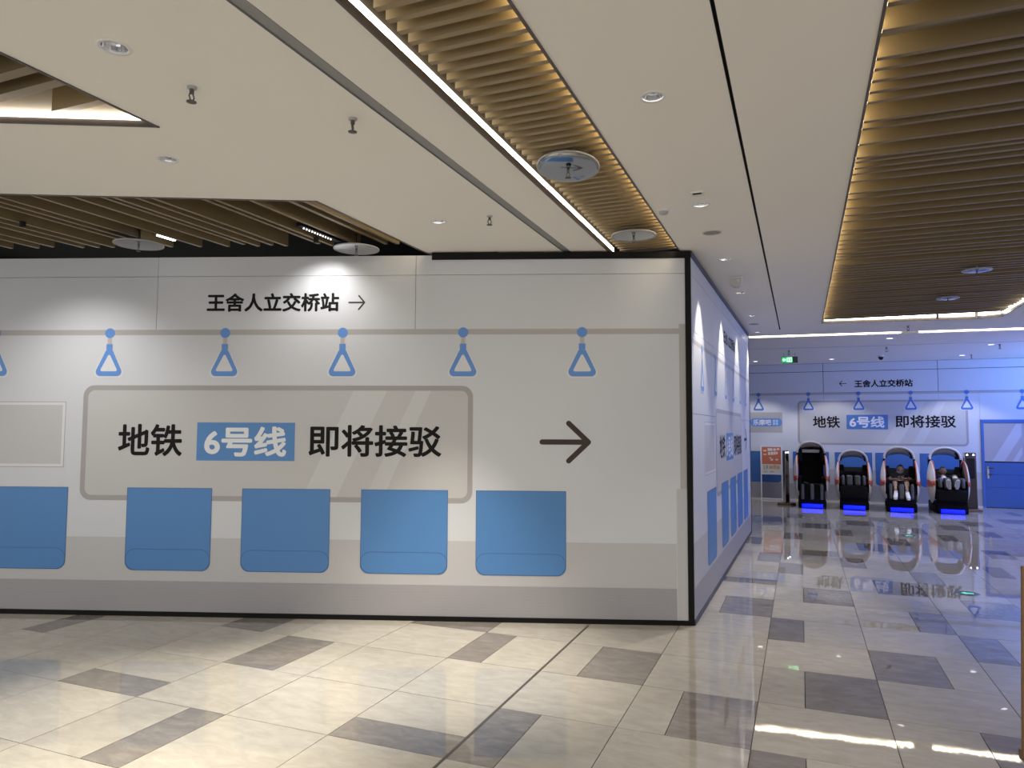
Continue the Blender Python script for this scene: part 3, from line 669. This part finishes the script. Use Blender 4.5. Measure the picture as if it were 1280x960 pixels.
def massage_chair(x, y, rz, label, mode, hood_z, sh_top):
    """mode: 'up' upright, 'flat' leg rest raised, 'half' leg rest half lowered"""
    t = thing('massage_chair', label, 'massage chair', (x, y, 0), rz, 'black massage chairs in a row by the far wall')
    hw = .33
    rbox('pedestal', (0, .75, .10), (.62, 1.30, .20), M_PED, t, .03)
    rbox('floor_light', (0, .07, .062), (.46, .05, .085), M_BLED, t, .008)
    for sx in (-1, 1):
        zc = (sh_top+.19)/2; rzz = (sh_top-.19)/2
        side = obj('side_shell', shell_grid(sx, .62, zc, .52, rzz, -.10, .075, .335), M_SHELL, t, smooth=True)
        zb = zc-.02
        obj('shell_stripe', shell_grid(sx, .62, zc, .522, rzz*1.003, -.10, .075, .335, .004, lambda c: abs(c.z-zb) < .075-.08*min(.5, abs(c.y-.45))), M_ORANGE, side, smooth=True)
        obj('shell_inner_edge', shell_grid(sx, .60, zc+.05, .46, rzz*.93, -.10, -.01, .322, 0, lambda c: c.z > zc-.02, rmin=.86), M_ORANGE, side, smooth=True)
        rbox('armrest', (sx*.275, .62, .56), (.10, .75, .34), M_LEATH, t, .04)
        rbox('arm_pad', (sx*.285, .30, .60), (.055, .10, .24), M_CUSH, t, .02)
    rbox('seat', (0, .75, .42), (.46, .80, .20), M_LEATH, t, .05)
    up = mode == 'up'
    bt = math.radians(-18 if up else -48)
    bh = 1.02 if up else .66
    rbox('backrest', (0, 1.16 if up else 1.22, .44+bh*(.5 if up else .34)), (.58, .22, bh), M_LEATH, t, .07, (bt, 0, 0))
    zt = .47+bh*(.92 if up else .70)
    rbox('headrest', (0, 1.20 if up else 1.34, zt-.09), (.34, .12, .20), M_LEATH, t, .05, (bt, 0, 0))
    for sx in (-1, 1): rbox('shoulder_wing', (sx*.26, 1.02, zt-(.22 if up else .14)), (.12, .34, .34), M_LEATH, t, .05, (bt, 0, 0))
    # leg rest
    if mode == 'flat':
        rbox('leg_rest', (0, .32, .41), (.60, .58, .26), M_LEATH, t, .05)
        for cx, w in ((-.22, .07), (-.085, .13), (.085, .13), (.22, .07)):
            rbox('calf_cushion', (cx, .15, .69), (w, .22, .22), M_CUSH, t, .035)
        rbox('front_skirt', (0, .17, .27), (.60, .10, .36), M_PED, t, .03)
    elif mode == 'half':
        rbox('leg_rest', (0, .22, .36), (.58, .28, .42), M_LEATH, t, .05, (math.radians(-14), 0, 0))
        for cx, w in ((-.215, .06), (0, .10), (.215, .06)):
            rbox('calf_cushion', (cx, .06, .47), (w, .16, .34), M_CUSH, t, .025, (math.radians(-14), 0, 0))
    else:
        rbox('leg_rest', (0, .24, .36), (.58, .24, .44), M_LEATH, t, .04, (math.radians(-6), 0, 0))
        for cx, w in ((-.21, .075), (0, .085), (.21, .075)):
            rbox('calf_cushion', (cx, .10, .385), (w, .12, .36), M_CUSH, t, .025, (math.radians(-6), 0, 0))
        rbox('seat_strap', (-.10, .62, .555), (.16, .05, .03), M_CUSH, t, .01, (0, .4, 0))
    # hood: an arched visor, open under its rear edge
    z0 = hood_z-.30; yf = .82; R = hw
    bm = bmesh.new(); n = 26; prof = [(0, R, hood_z-z0-.005), (.02, R+.006, hood_z-z0), (.10, R+.004, hood_z-z0-.01), (.24, R-.01, hood_z-z0-.07), (.36, R-.03, hood_z-z0-.145)]
    rows = []
    for dy, rx, rz2 in prof:
        rows.append([bm.verts.new((rx*math.cos(PI*i/n), yf+dy+.05*math.cos(PI*i/n)**2, z0+rz2*max(0, math.sin(PI*i/n))**.85)) for i in range(n+1)])
    for A, B in zip(rows, rows[1:]):
        for i in range(n): bm.faces.new((A[i], A[i+1], B[i+1], B[i]))
    bmesh.ops.recalc_face_normals(bm, faces=bm.faces); bmesh.ops.solidify(bm, geom=list(bm.faces), thickness=.045)
    hd = obj('hood', bm, M_SHELL, t, smooth=True)
    bm = bmesh.new(); rows = []
    for dy, rx, rz2 in prof:
        rows.append([bm.verts.new(((rx-.05)*math.cos(PI*i/n), yf+dy+.012+.05*math.cos(PI*i/n)**2, z0+(rz2-.05)*max(0, math.sin(PI*i/n))**.85)) for i in range(n+1)])
    for A, B in zip(rows, rows[1:]):
        for i in range(n): bm.faces.new((A[i], A[i+1], B[i+1], B[i]))
    obj('hood_lining', bm, M_HOODIN, hd, smooth=True)
    for sx in (-1, 1): rbox('hood_bracket', (sx*(R-.01), yf+.16, z0-.13), (.04, .16, .36), M_PED, t, .015)
    if up: rbox('hood_crossbar', (0, yf+.20, z0+.045), (.60, .06, .085), mat('pale_plastic', (.55, .55, .58), .35), t, .02)
    return t
massage_chair(.225, 18.42, 0, 'upright black massage chair with tall hood, next to the thin bronze totem', 'up', 1.59, 1.24)
massage_chair(1.125, 18.44, math.radians(-3), 'empty black massage chair with raised leg rest and orange banded shells', 'flat', 1.395, 1.10)
massage_chair(2.095, 18.34, math.radians(-4), 'black massage chair holding the person in a pale face mask', 'half', 1.485, 1.14)
massage_chair(3.11, 18.42, math.radians(-1), 'black massage chair whose sitter stretches white shoes forward, nearest the door', 'flat', 1.485, 1.16)

# ------------------------------------------------------------------ people in two of the chairs
M_SKIN = mat('skin', (.38, .235, .17), .5); M_HAIR = mat('black_hair', (.012, .010, .009), .6)
M_SHIRT = mat('dark_shirt', (.016, .017, .022), .8); M_SHOE = mat('white_shoe', (.80, .79, .76), .5); M_SOLE = mat('shoe_sole', (.42, .39, .34), .7)
def skin_mesh(name, verts, edges, m, parent, sub=2, root=0):
    """one smooth surface grown round a skeleton; verts hold (x, y, z, radius)"""
    me = bpy.data.meshes.new(name); me.from_pydata([v[:3] for v in verts], edges, [])
    o = bpy.data.objects.new(name, me); C.objects.link(o)
    md = o.modifiers.new('skin', 'SKIN'); md.use_smooth_shade = True
    for i, v in enumerate(verts):
        s = me.skin_vertices[0].data[i]; s.radius = (v[3], v[3] if len(v) < 5 else v[4]); s.use_root = (i == root)
    sb = o.modifiers.new('sub', 'SUBSURF'); sb.levels = sb.render_levels = sub
    dg = bpy.context.evaluated_depsgraph_get(); nm = bpy.data.meshes.new_from_object(o.evaluated_get(dg)); bpy.data.objects.remove(o)
    nm.materials.clear(); nm.materials.append(m)
    for p in nm.polygons: p.use_smooth = True
    return link(name, nm, None, parent)
def chain(pts): return pts, [(i, i+1) for i in range(len(pts)-1)]
def person(x, y, label, P, shoe_dir, mask, rz=0, trousers=None, socks=None):
    t = thing('person', label, 'person', (x, y, 0), rz)
    v = []; e = []
    def add(p, par=None):
        v.append(p)
        if par is not None: e.append((par, len(v)-1))
        return len(v)-1
    pel = add((*P['pelvis'], .13, .11)); sp = add((*P['waist'], .12, .10), pel); ch = add((*P['chest'], .15, .11), sp); nk = add((*P['neck'], .055), ch); hdv = add((*P['head'], .062), nk)
    for s in ('l', 'r'):
        sh = add((*P['sh_'+s], .062), ch); el = add((*P['el_'+s], .043), sh); wr = add((*P['wr_'+s], .030), el)
        hp = add((*P['hip_'+s], .085), pel); kn = add((*P['kn_'+s], .060), hp); an = add((*P['an_'+s], .040), kn)
    body = skin_mesh('body', v, e, M_SKIN, t)
    H0 = Vector(P['head']); up = (H0-Vector(P['neck'])).normalized(); fw = Vector(P['face']).normalized(); fw = (fw-up*fw.dot(up)).normalized(); rt = fw.cross(up)
    M = Matrix((rt, fw, up)).transposed()
    def headpt(a, b, c): return H0+M@Vector((a, b, c))
    bm = bmesh.new(); bmesh.ops.create_uvsphere(bm, u_segments=18, v_segments=14, radius=1)
    for q in bm.verts:
        c = q.co; jaw = 1-.28*max(0, -c.z)**1.5
        q.co = headpt(c.x*.074*jaw, c.y*.092*(1-.1*max(0, -c.z)), c.z*.112+.03)
    obj('head', bm, M_SKIN, body, smooth=True)
    bm = bmesh.new(); bmesh.ops.create_uvsphere(bm, u_segments=18, v_segments=14, radius=1)
    bmesh.ops.delete(bm, geom=[q for q in bm.verts if q.co.z < -.1+1.1*max(0, q.co.y) or (q.co.y > .55 and q.co.z < .72)], context='VERTS')
    for q in bm.verts: c = q.co; q.co = headpt(c.x*.082, c.y*.100-.004, c.z*.120+.032)
    obj('hair', bm, M_HAIR, t, smooth=True)
    bm = bmesh.new()
    tube_bm(bm, [headpt(0, .085, .045), headpt(0, .106, .015), headpt(0, .09, .006)], [.008, .014, .008], 8)
    obj('nose', bm, M_SKIN, body, smooth=True)
    for sx in (-1, 1):
        lathe('eye', [(0, .004), (.010, .002), (.012, 0)], M_HAIR, body, headpt(sx*.03, .083, .044), (M.to_euler().x-PI/2, M.to_euler().y, M.to_euler().z), n=10)
        bm = bmesh.new(); tube_bm(bm, [headpt(sx*.073, -.005, .055), headpt(sx*.082, -.012, .03), headpt(sx*.073, -.004, .0)], [.008, .012, .007], 6); obj('ear', bm, M_SKIN, body, smooth=True)
    bm = bmesh.new(); tube_bm(bm, [headpt(-.022, .078, -.025), headpt(0, .086, -.026), headpt(.022, .078, -.025)], .005, 6); obj('mouth', bm, mat('lips', (.30, .12, .10), .5), body, smooth=True)
    if mask:
        bm = bmesh.new(); bmesh.ops.create_uvsphere(bm, u_segments=16, v_segments=12, radius=1)
        bmesh.ops.delete(bm, geom=[q for q in bm.verts if q.co.y < .10 or q.co.z > .25], context='VERTS')
        for q in bm.verts: c = q.co; q.co = headpt(c.x*.079, c.y*.112, c.z*.10+.028)
        obj('face_mask', bm, mat('pale_mask', (.58, .70, .78), .7), t, smooth=True)
    # hands: a palm and five bent fingers each
    for s in ('l', 'r'):
        w = Vector(P['wr_'+s]); d = (w-Vector(P['el_'+s])).normalized(); side = Vector(P['palm_'+s]).normalized(); side = (side-d*side.dot(d)).normalized(); nn = d.cross(side)
        hv = [(*w, .026, .020), (*(w+d*.045), .036, .016), (*(w+d*.085), .036, .014)]; he = [(0, 1), (1, 2)]
        skin_mesh('hand', hv, he, M_SKIN, body, 1)
        for k, ln in enumerate((.062, .072, .068, .055)):
            b0 = w+d*.085+side*(.030-.020*k)
            pts, ed = chain([(*b0, .0085), (*(b0+d*ln*.5-nn*.006), .008), (*(b0+d*ln*.8-nn*.022), .007), (*(b0+d*ln*.9-nn*.036), .006)])
            skin_mesh('finger', pts, ed, M_SKIN, body, 1)
        b0 = w+d*.03+side*.03
        pts, ed = chain([(*b0, .011), (*(b0+d*.025+side*.025), .010), (*(b0+d*.05+side*.032-nn*.012), .008)])
        skin_mesh('thumb', pts, ed, M_SKIN, body, 1)
    # clothes follow the body
    sv = [(*P['pelvis'], .142, .122), (*P['waist'], .135, .115), (*P['chest'], .162, .122)]; se = [(0, 1), (1, 2)]
    for s in ('l', 'r'):
        a, b = Vector(P['sh_'+s]), Vector(P['el_'+s]); sv.append((*a, .075)); se.append((2, len(sv)-1)); sv.append((*a.lerp(b, .65), .062)); se.append((len(sv)-2, len(sv)-1))
    skin_mesh('shirt', sv, se, M_SHIRT, t)
    tv = [(*P['pelvis'], .148, .128)]; te = []
    for s in ('l', 'r'):
        hp, kn, an = (Vector(P[k+s]) for k in ('hip_', 'kn_', 'an_'))
        tv.append((*hp, .100)); te.append((0, len(tv)-1)); tv.append((*hp.lerp(kn, .95), .078)); te.append((len(tv)-2, len(tv)-1))
        tv.append((*kn.lerp(an, P['hem']), .066)); te.append((len(tv)-2, len(tv)-1))
    skin_mesh('trousers', tv, te, trousers or M_SHIRT, t)
    for s in ('l', 'r'):
        an = Vector(P['an_'+s]); kn = Vector(P['kn_'+s]); dn = (an-kn).normalized(); fd = Vector(shoe_dir[s]).normalized()
        if socks:
            k = kn.lerp(an, P['hem']-.04); pts, ed = chain([(*k, .064), (*k.lerp(an, .6), .054), (*an, .047)]); skin_mesh('sock', pts, ed, socks, t)
        heel = an+dn*.055-fd*.045
        pts, ed = chain([(*heel, .042, .040), (*(heel+fd*.08), .045, .038), (*(heel+fd*.17), .052, .034), (*(heel+fd*.235), .043, .024)])
        pts.append((*(an+dn*.0), .046)); ed.append((1, 4))
        sh = skin_mesh('shoe', pts, ed, M_SHOE, t)
        h2 = heel+dn*.036
        pts, ed = chain([(*h2, .040, .014), (*(h2+fd*.09), .040, .014), (*(h2+fd*.17), .048, .014), (*(h2+fd*.24), .040, .012)])
        skin_mesh('sole', pts, ed, M_SOLE, sh)
    return t
# masked person, seated with lowered legs, arms resting in front
person(2.095, 18.34, 'person in dark clothes and a pale face mask, sitting with hands folded', dict(
    pelvis=(0, .84, .54), waist=(0, .95, .64), chest=(.0, 1.06, .75), neck=(.01, 1.05, .81), head=(.02, 1.02, .90), face=(0, -1, -.35), hem=.10,
    sh_l=(-.17, 1.03, .78), el_l=(-.24, .78, .68), wr_l=(-.06, .62, .72), palm_l=(0, 0, 1), sh_r=(.18, 1.03, .78), el_r=(.24, .78, .69), wr_r=(.10, .64, .735), palm_r=(0, 0, 1),
    hip_l=(-.09, .76, .55), kn_l=(-.125, .34, .66), an_l=(-.115, .045, .48), hip_r=(.09, .76, .55), kn_r=(.125, .34, .66), an_r=(.110, .04, .475)),
    dict(l=(-.12, -.70, -.62), r=(.12, -.70, -.62)), True, math.radians(-4))
# reclining person, soles toward the viewer
person(3.11, 18.42, 'reclining person in white socks and white shoes, soles turned to the viewer', dict(
    pelvis=(0, 1.0, .56), waist=(.0, 1.12, .63), chest=(.0, 1.24, .71), neck=(.0, 1.31, .80), head=(.0, 1.30, .855), face=(0, -1, .35), hem=.16,
    sh_l=(-.17, 1.22, .75), el_l=(-.25, .98, .62), wr_l=(-.25, .74, .70), palm_l=(1, 0, 0), sh_r=(.17, 1.22, .75), el_r=(.25, .98, .62), wr_r=(.25, .74, .70), palm_r=(-1, 0, 0),
    hip_l=(-.09, .92, .58), kn_l=(-.12, .50, .82), an_l=(-.075, .05, .63), hip_r=(.09, .92, .58), kn_r=(.12, .50, .82), an_r=(.085, .05, .63)),
    dict(l=(-.10, -.35, .85), r=(.10, -.35, .85)), False, math.radians(-1), trousers=M_SHIRT, socks=M_SHOE)

# ------------------------------------------------------------------ stands and signs by the far wall
M_FRAME = mat('white_sign_frame', (.78, .78, .80), .4)
t = thing('sign_stand', 'white framed floor stand with an orange poster, left of the bronze totem', 'sign', (-.74, 20.30, 0))
for sx in (-1, 1): box('frame_post', sx*.262-.014, sx*.262+.014, -.015, .015, 0, 1.44, M_FRAME, t)
for z in (.03, .685, 1.425): box('frame_rail', -.248, .248, -.013, .013, z-.014, z+.014, M_FRAME, t)
p = box('poster_board', -.248, .248, -.008, .006, .70, 1.411, mat('poster_cream', (.72, .69, .62), .5), t)
def pr(name, x0, x1, z0, z1, m, lay, par): 
    return obj(name, tess([rect(x0, x1, z0, z1)], lambda a, b: (a, -.008-.0022*lay, b)), m, par)
M_POST = mat('poster_orange', (.60, .17, .085), .5); M_PW = mat('poster_white', (.80, .72, .64), .5); M_PT = mat('poster_tan', (.62, .40, .22), .5)
og = pr('orange_field', -.238, .238, .945, 1.398, M_POST, 1, p)
for (x0, x1, z0, z1) in ((-.20, -.12, 1.285, 1.32), (-.20, -.12, 1.19, 1.215), (-.09, .03, 1.30, 1.37), (.05, .12, 1.305, 1.365), (.14, .20, 1.325, 1.37), (-.08, -.02, 1.19, 1.27), (-.01, .05, 1.195, 1.275), (.06, .11, 1.20, 1.28), (.12, .16, 1.21, 1.28), (-.02, .04, 1.04, 1.09), (.10, .17, 1.05, 1.085), (-.05, -.01, 1.10, 1.13)):
    pr('poster_print', x0, x1, z0, z1, M_PW, 2, og)
for (x0, x1, z0, z1, m) in ((-.20, -.17, .80, .92, M_GREYP), (-.14, -.09, .82, .92, M_GREYP), (-.06, .04, .82, .91, M_PT), (.05, .12, .82, .93, M_PT), (.13, .20, .82, .91, M_PT), (-.20, -.10, .72, .77, mat('poster_pale_green', (.52, .56, .44), .5)), (-.04, .06, .735, .76, M_GREYP)):
    pr('poster_print', x0, x1, z0, z1, m, 1, p)
for sx in (-1, 1): box('foot', sx*.262-.014, sx*.262+.014, -.12, .12, 0, .016, M_FRAME, t)
M_TOTEM = mat('bronze_wood_totem', (.075, .052, .036), .22, .35); M_TBASE = mat('totem_base_brown', (.17, .105, .06), .4)
def totem(x, y, rz, lab, w):
    t = thing('totem', lab, 'totem', (x, y, 0), rz, 'slim dark bronze totems beside the massage chairs')
    rbox('base', (0, 0, .025), (w+.10, .34, .05), M_TBASE, t, .012)
    rbox('body', (0, 0, .70), (w, .06, 1.30), M_TOTEM, t, .012)
    for sx in (-1, 1): rbox('edge_strip', (sx*(w/2+.004), 0, .70), (.012, .066, 1.28), mat('polished_edge', (.55, .50, .44), .15, 1), t, .004)
    for sx in (-1, 1):
        lathe('top_lamp', [(.02, 0), (.016, .012), (0, .016)], mat('totem_lamp', (1, 1, 1), .3, emit=(.9, .95, 1), estr=4, lamp=False), t, (sx*w*.28, -.032, 1.30), (PI/2, 0, 0), n=12)
    box('dark_screen', -w*.36, w*.36, -.034, -.030, .75, 1.22, mat('screen_black', (.01, .01, .012), .1), t)
    return t
totem(-.36, 19.12, math.radians(72), 'thin bronze totem seen edge-on between the poster stand and the first chair', .26)
totem(3.64, 19.42, math.radians(12), 'dark bronze totem between the last massage chair and the blue door', .24)

# hanging exit sign with running-figure pictogram and arrow
t = thing('exit_sign', 'green lit exit sign hanging under the far ceiling', 'sign', (-.205, 17.5, 3.475))
box('housing', -.175, .175, -.015, .02, -.072, .072, mat('exit_housing', (.07, .085, .075), .4), t, bevel=.004)
M_EXG = mat('exit_green', (.0, .25, .08), .4, emit=(.02, .55, .16), estr=1.0, lamp=False); M_EXW = mat('exit_pale', (.7, 1, .8), .4, emit=(.55, 1, .65), estr=1.5, lamp=False)
f = obj('lit_face', tess([rect(-.165, .065, -.06, .06)], lambda a, b: (a, -.017, b)), M_EXG, t)
obj('arrow', tess([[(-.155, 0), (-.115, .035), (-.115, .013), (-.075, .013), (-.075, -.013), (-.115, -.013), (-.115, -.035)]], lambda a, b: (a, -.019, b)), M_EXW, f)
obj('door_pictogram', tess([rect(-.055, .050, -.052, .052), rect(-.042, -.022, -.044, .044), rect(.012, .036, -.044, .044)], lambda a, b: (a, -.019, b)), M_EXW, f)
bm = bmesh.new(); tube_bm(bm, [(-.006, -.021, .030), (-.006, -.021, .022)], .008, 8); tube_bm(bm, [(-.006, -.021, .018), (-.010, -.021, -.008), (.006, -.021, -.03)], .004, 6); tube_bm(bm, [(-.010, -.021, -.008), (-.024, -.021, -.022)], .004, 6); tube_bm(bm, [(-.020, -.021, .006), (-.004, -.021, .014), (.010, -.021, .004)], .0035, 6)
obj('running_figure', bm, M_EXG, f)
for sx in (-1, 1):
    bm = bmesh.new(); tube_bm(bm, [(sx*.12, 0, .07), (sx*.12, 0, H-3.475)], .005, 6); obj('hanger_rod', bm, M_GREYP, t)

# round evacuation markers set in the floor
for x, y, lab in ((1.74, 14.42, 'round floor marker with a green arrow, farther one near the chairs'), (1.74, 9.64, 'round floor marker with a green arrow, nearer one')):
    t = thing('floor_marker', lab, 'floor marker', (x, y, .0005), 0, 'round lit floor markers')
    lathe('metal_ring', [(.125, 0), (.12, .004), (.108, .005), (.105, .0035)], mat('marker_metal', (.20, .22, .21), .25, .9), t, n=32)
    lathe('dark_disc', [(.107, .0035), (0, .0035)], mat('marker_disc', (.03, .05, .045), .2), t, n=32)
    obj('green_arrow', tess([[(-.07, 0), (-.015, .045), (-.015, .018), (.06, .018), (.06, -.018), (-.015, -.018), (-.015, -.045)]], lambda a, b: (a, b, .005)), mat('marker_green', (.1, .8, .5), .4, emit=(.10, .8, .45), estr=.9, lamp=False), t)

# wooden board whose edge shows at the far right of the picture
t = thing('wooden_board_stand', 'brown wooden board standing on the floor at the extreme right edge', 'board', (1.118, 4.90, 0), math.radians(8))
t.rotation_euler.y = .032
M_WOOD = mat('brown_wood', (.22, .12, .05), .4, noise=(14, .2))
box('board', .0, .55, -.012, .012, .03, 1.10, M_WOOD, t, bevel=.003)
for x in (.06, .49): box('foot', x-.02, x+.02, -.15, .15, 0, .03, M_WOOD, t, bevel=.004)
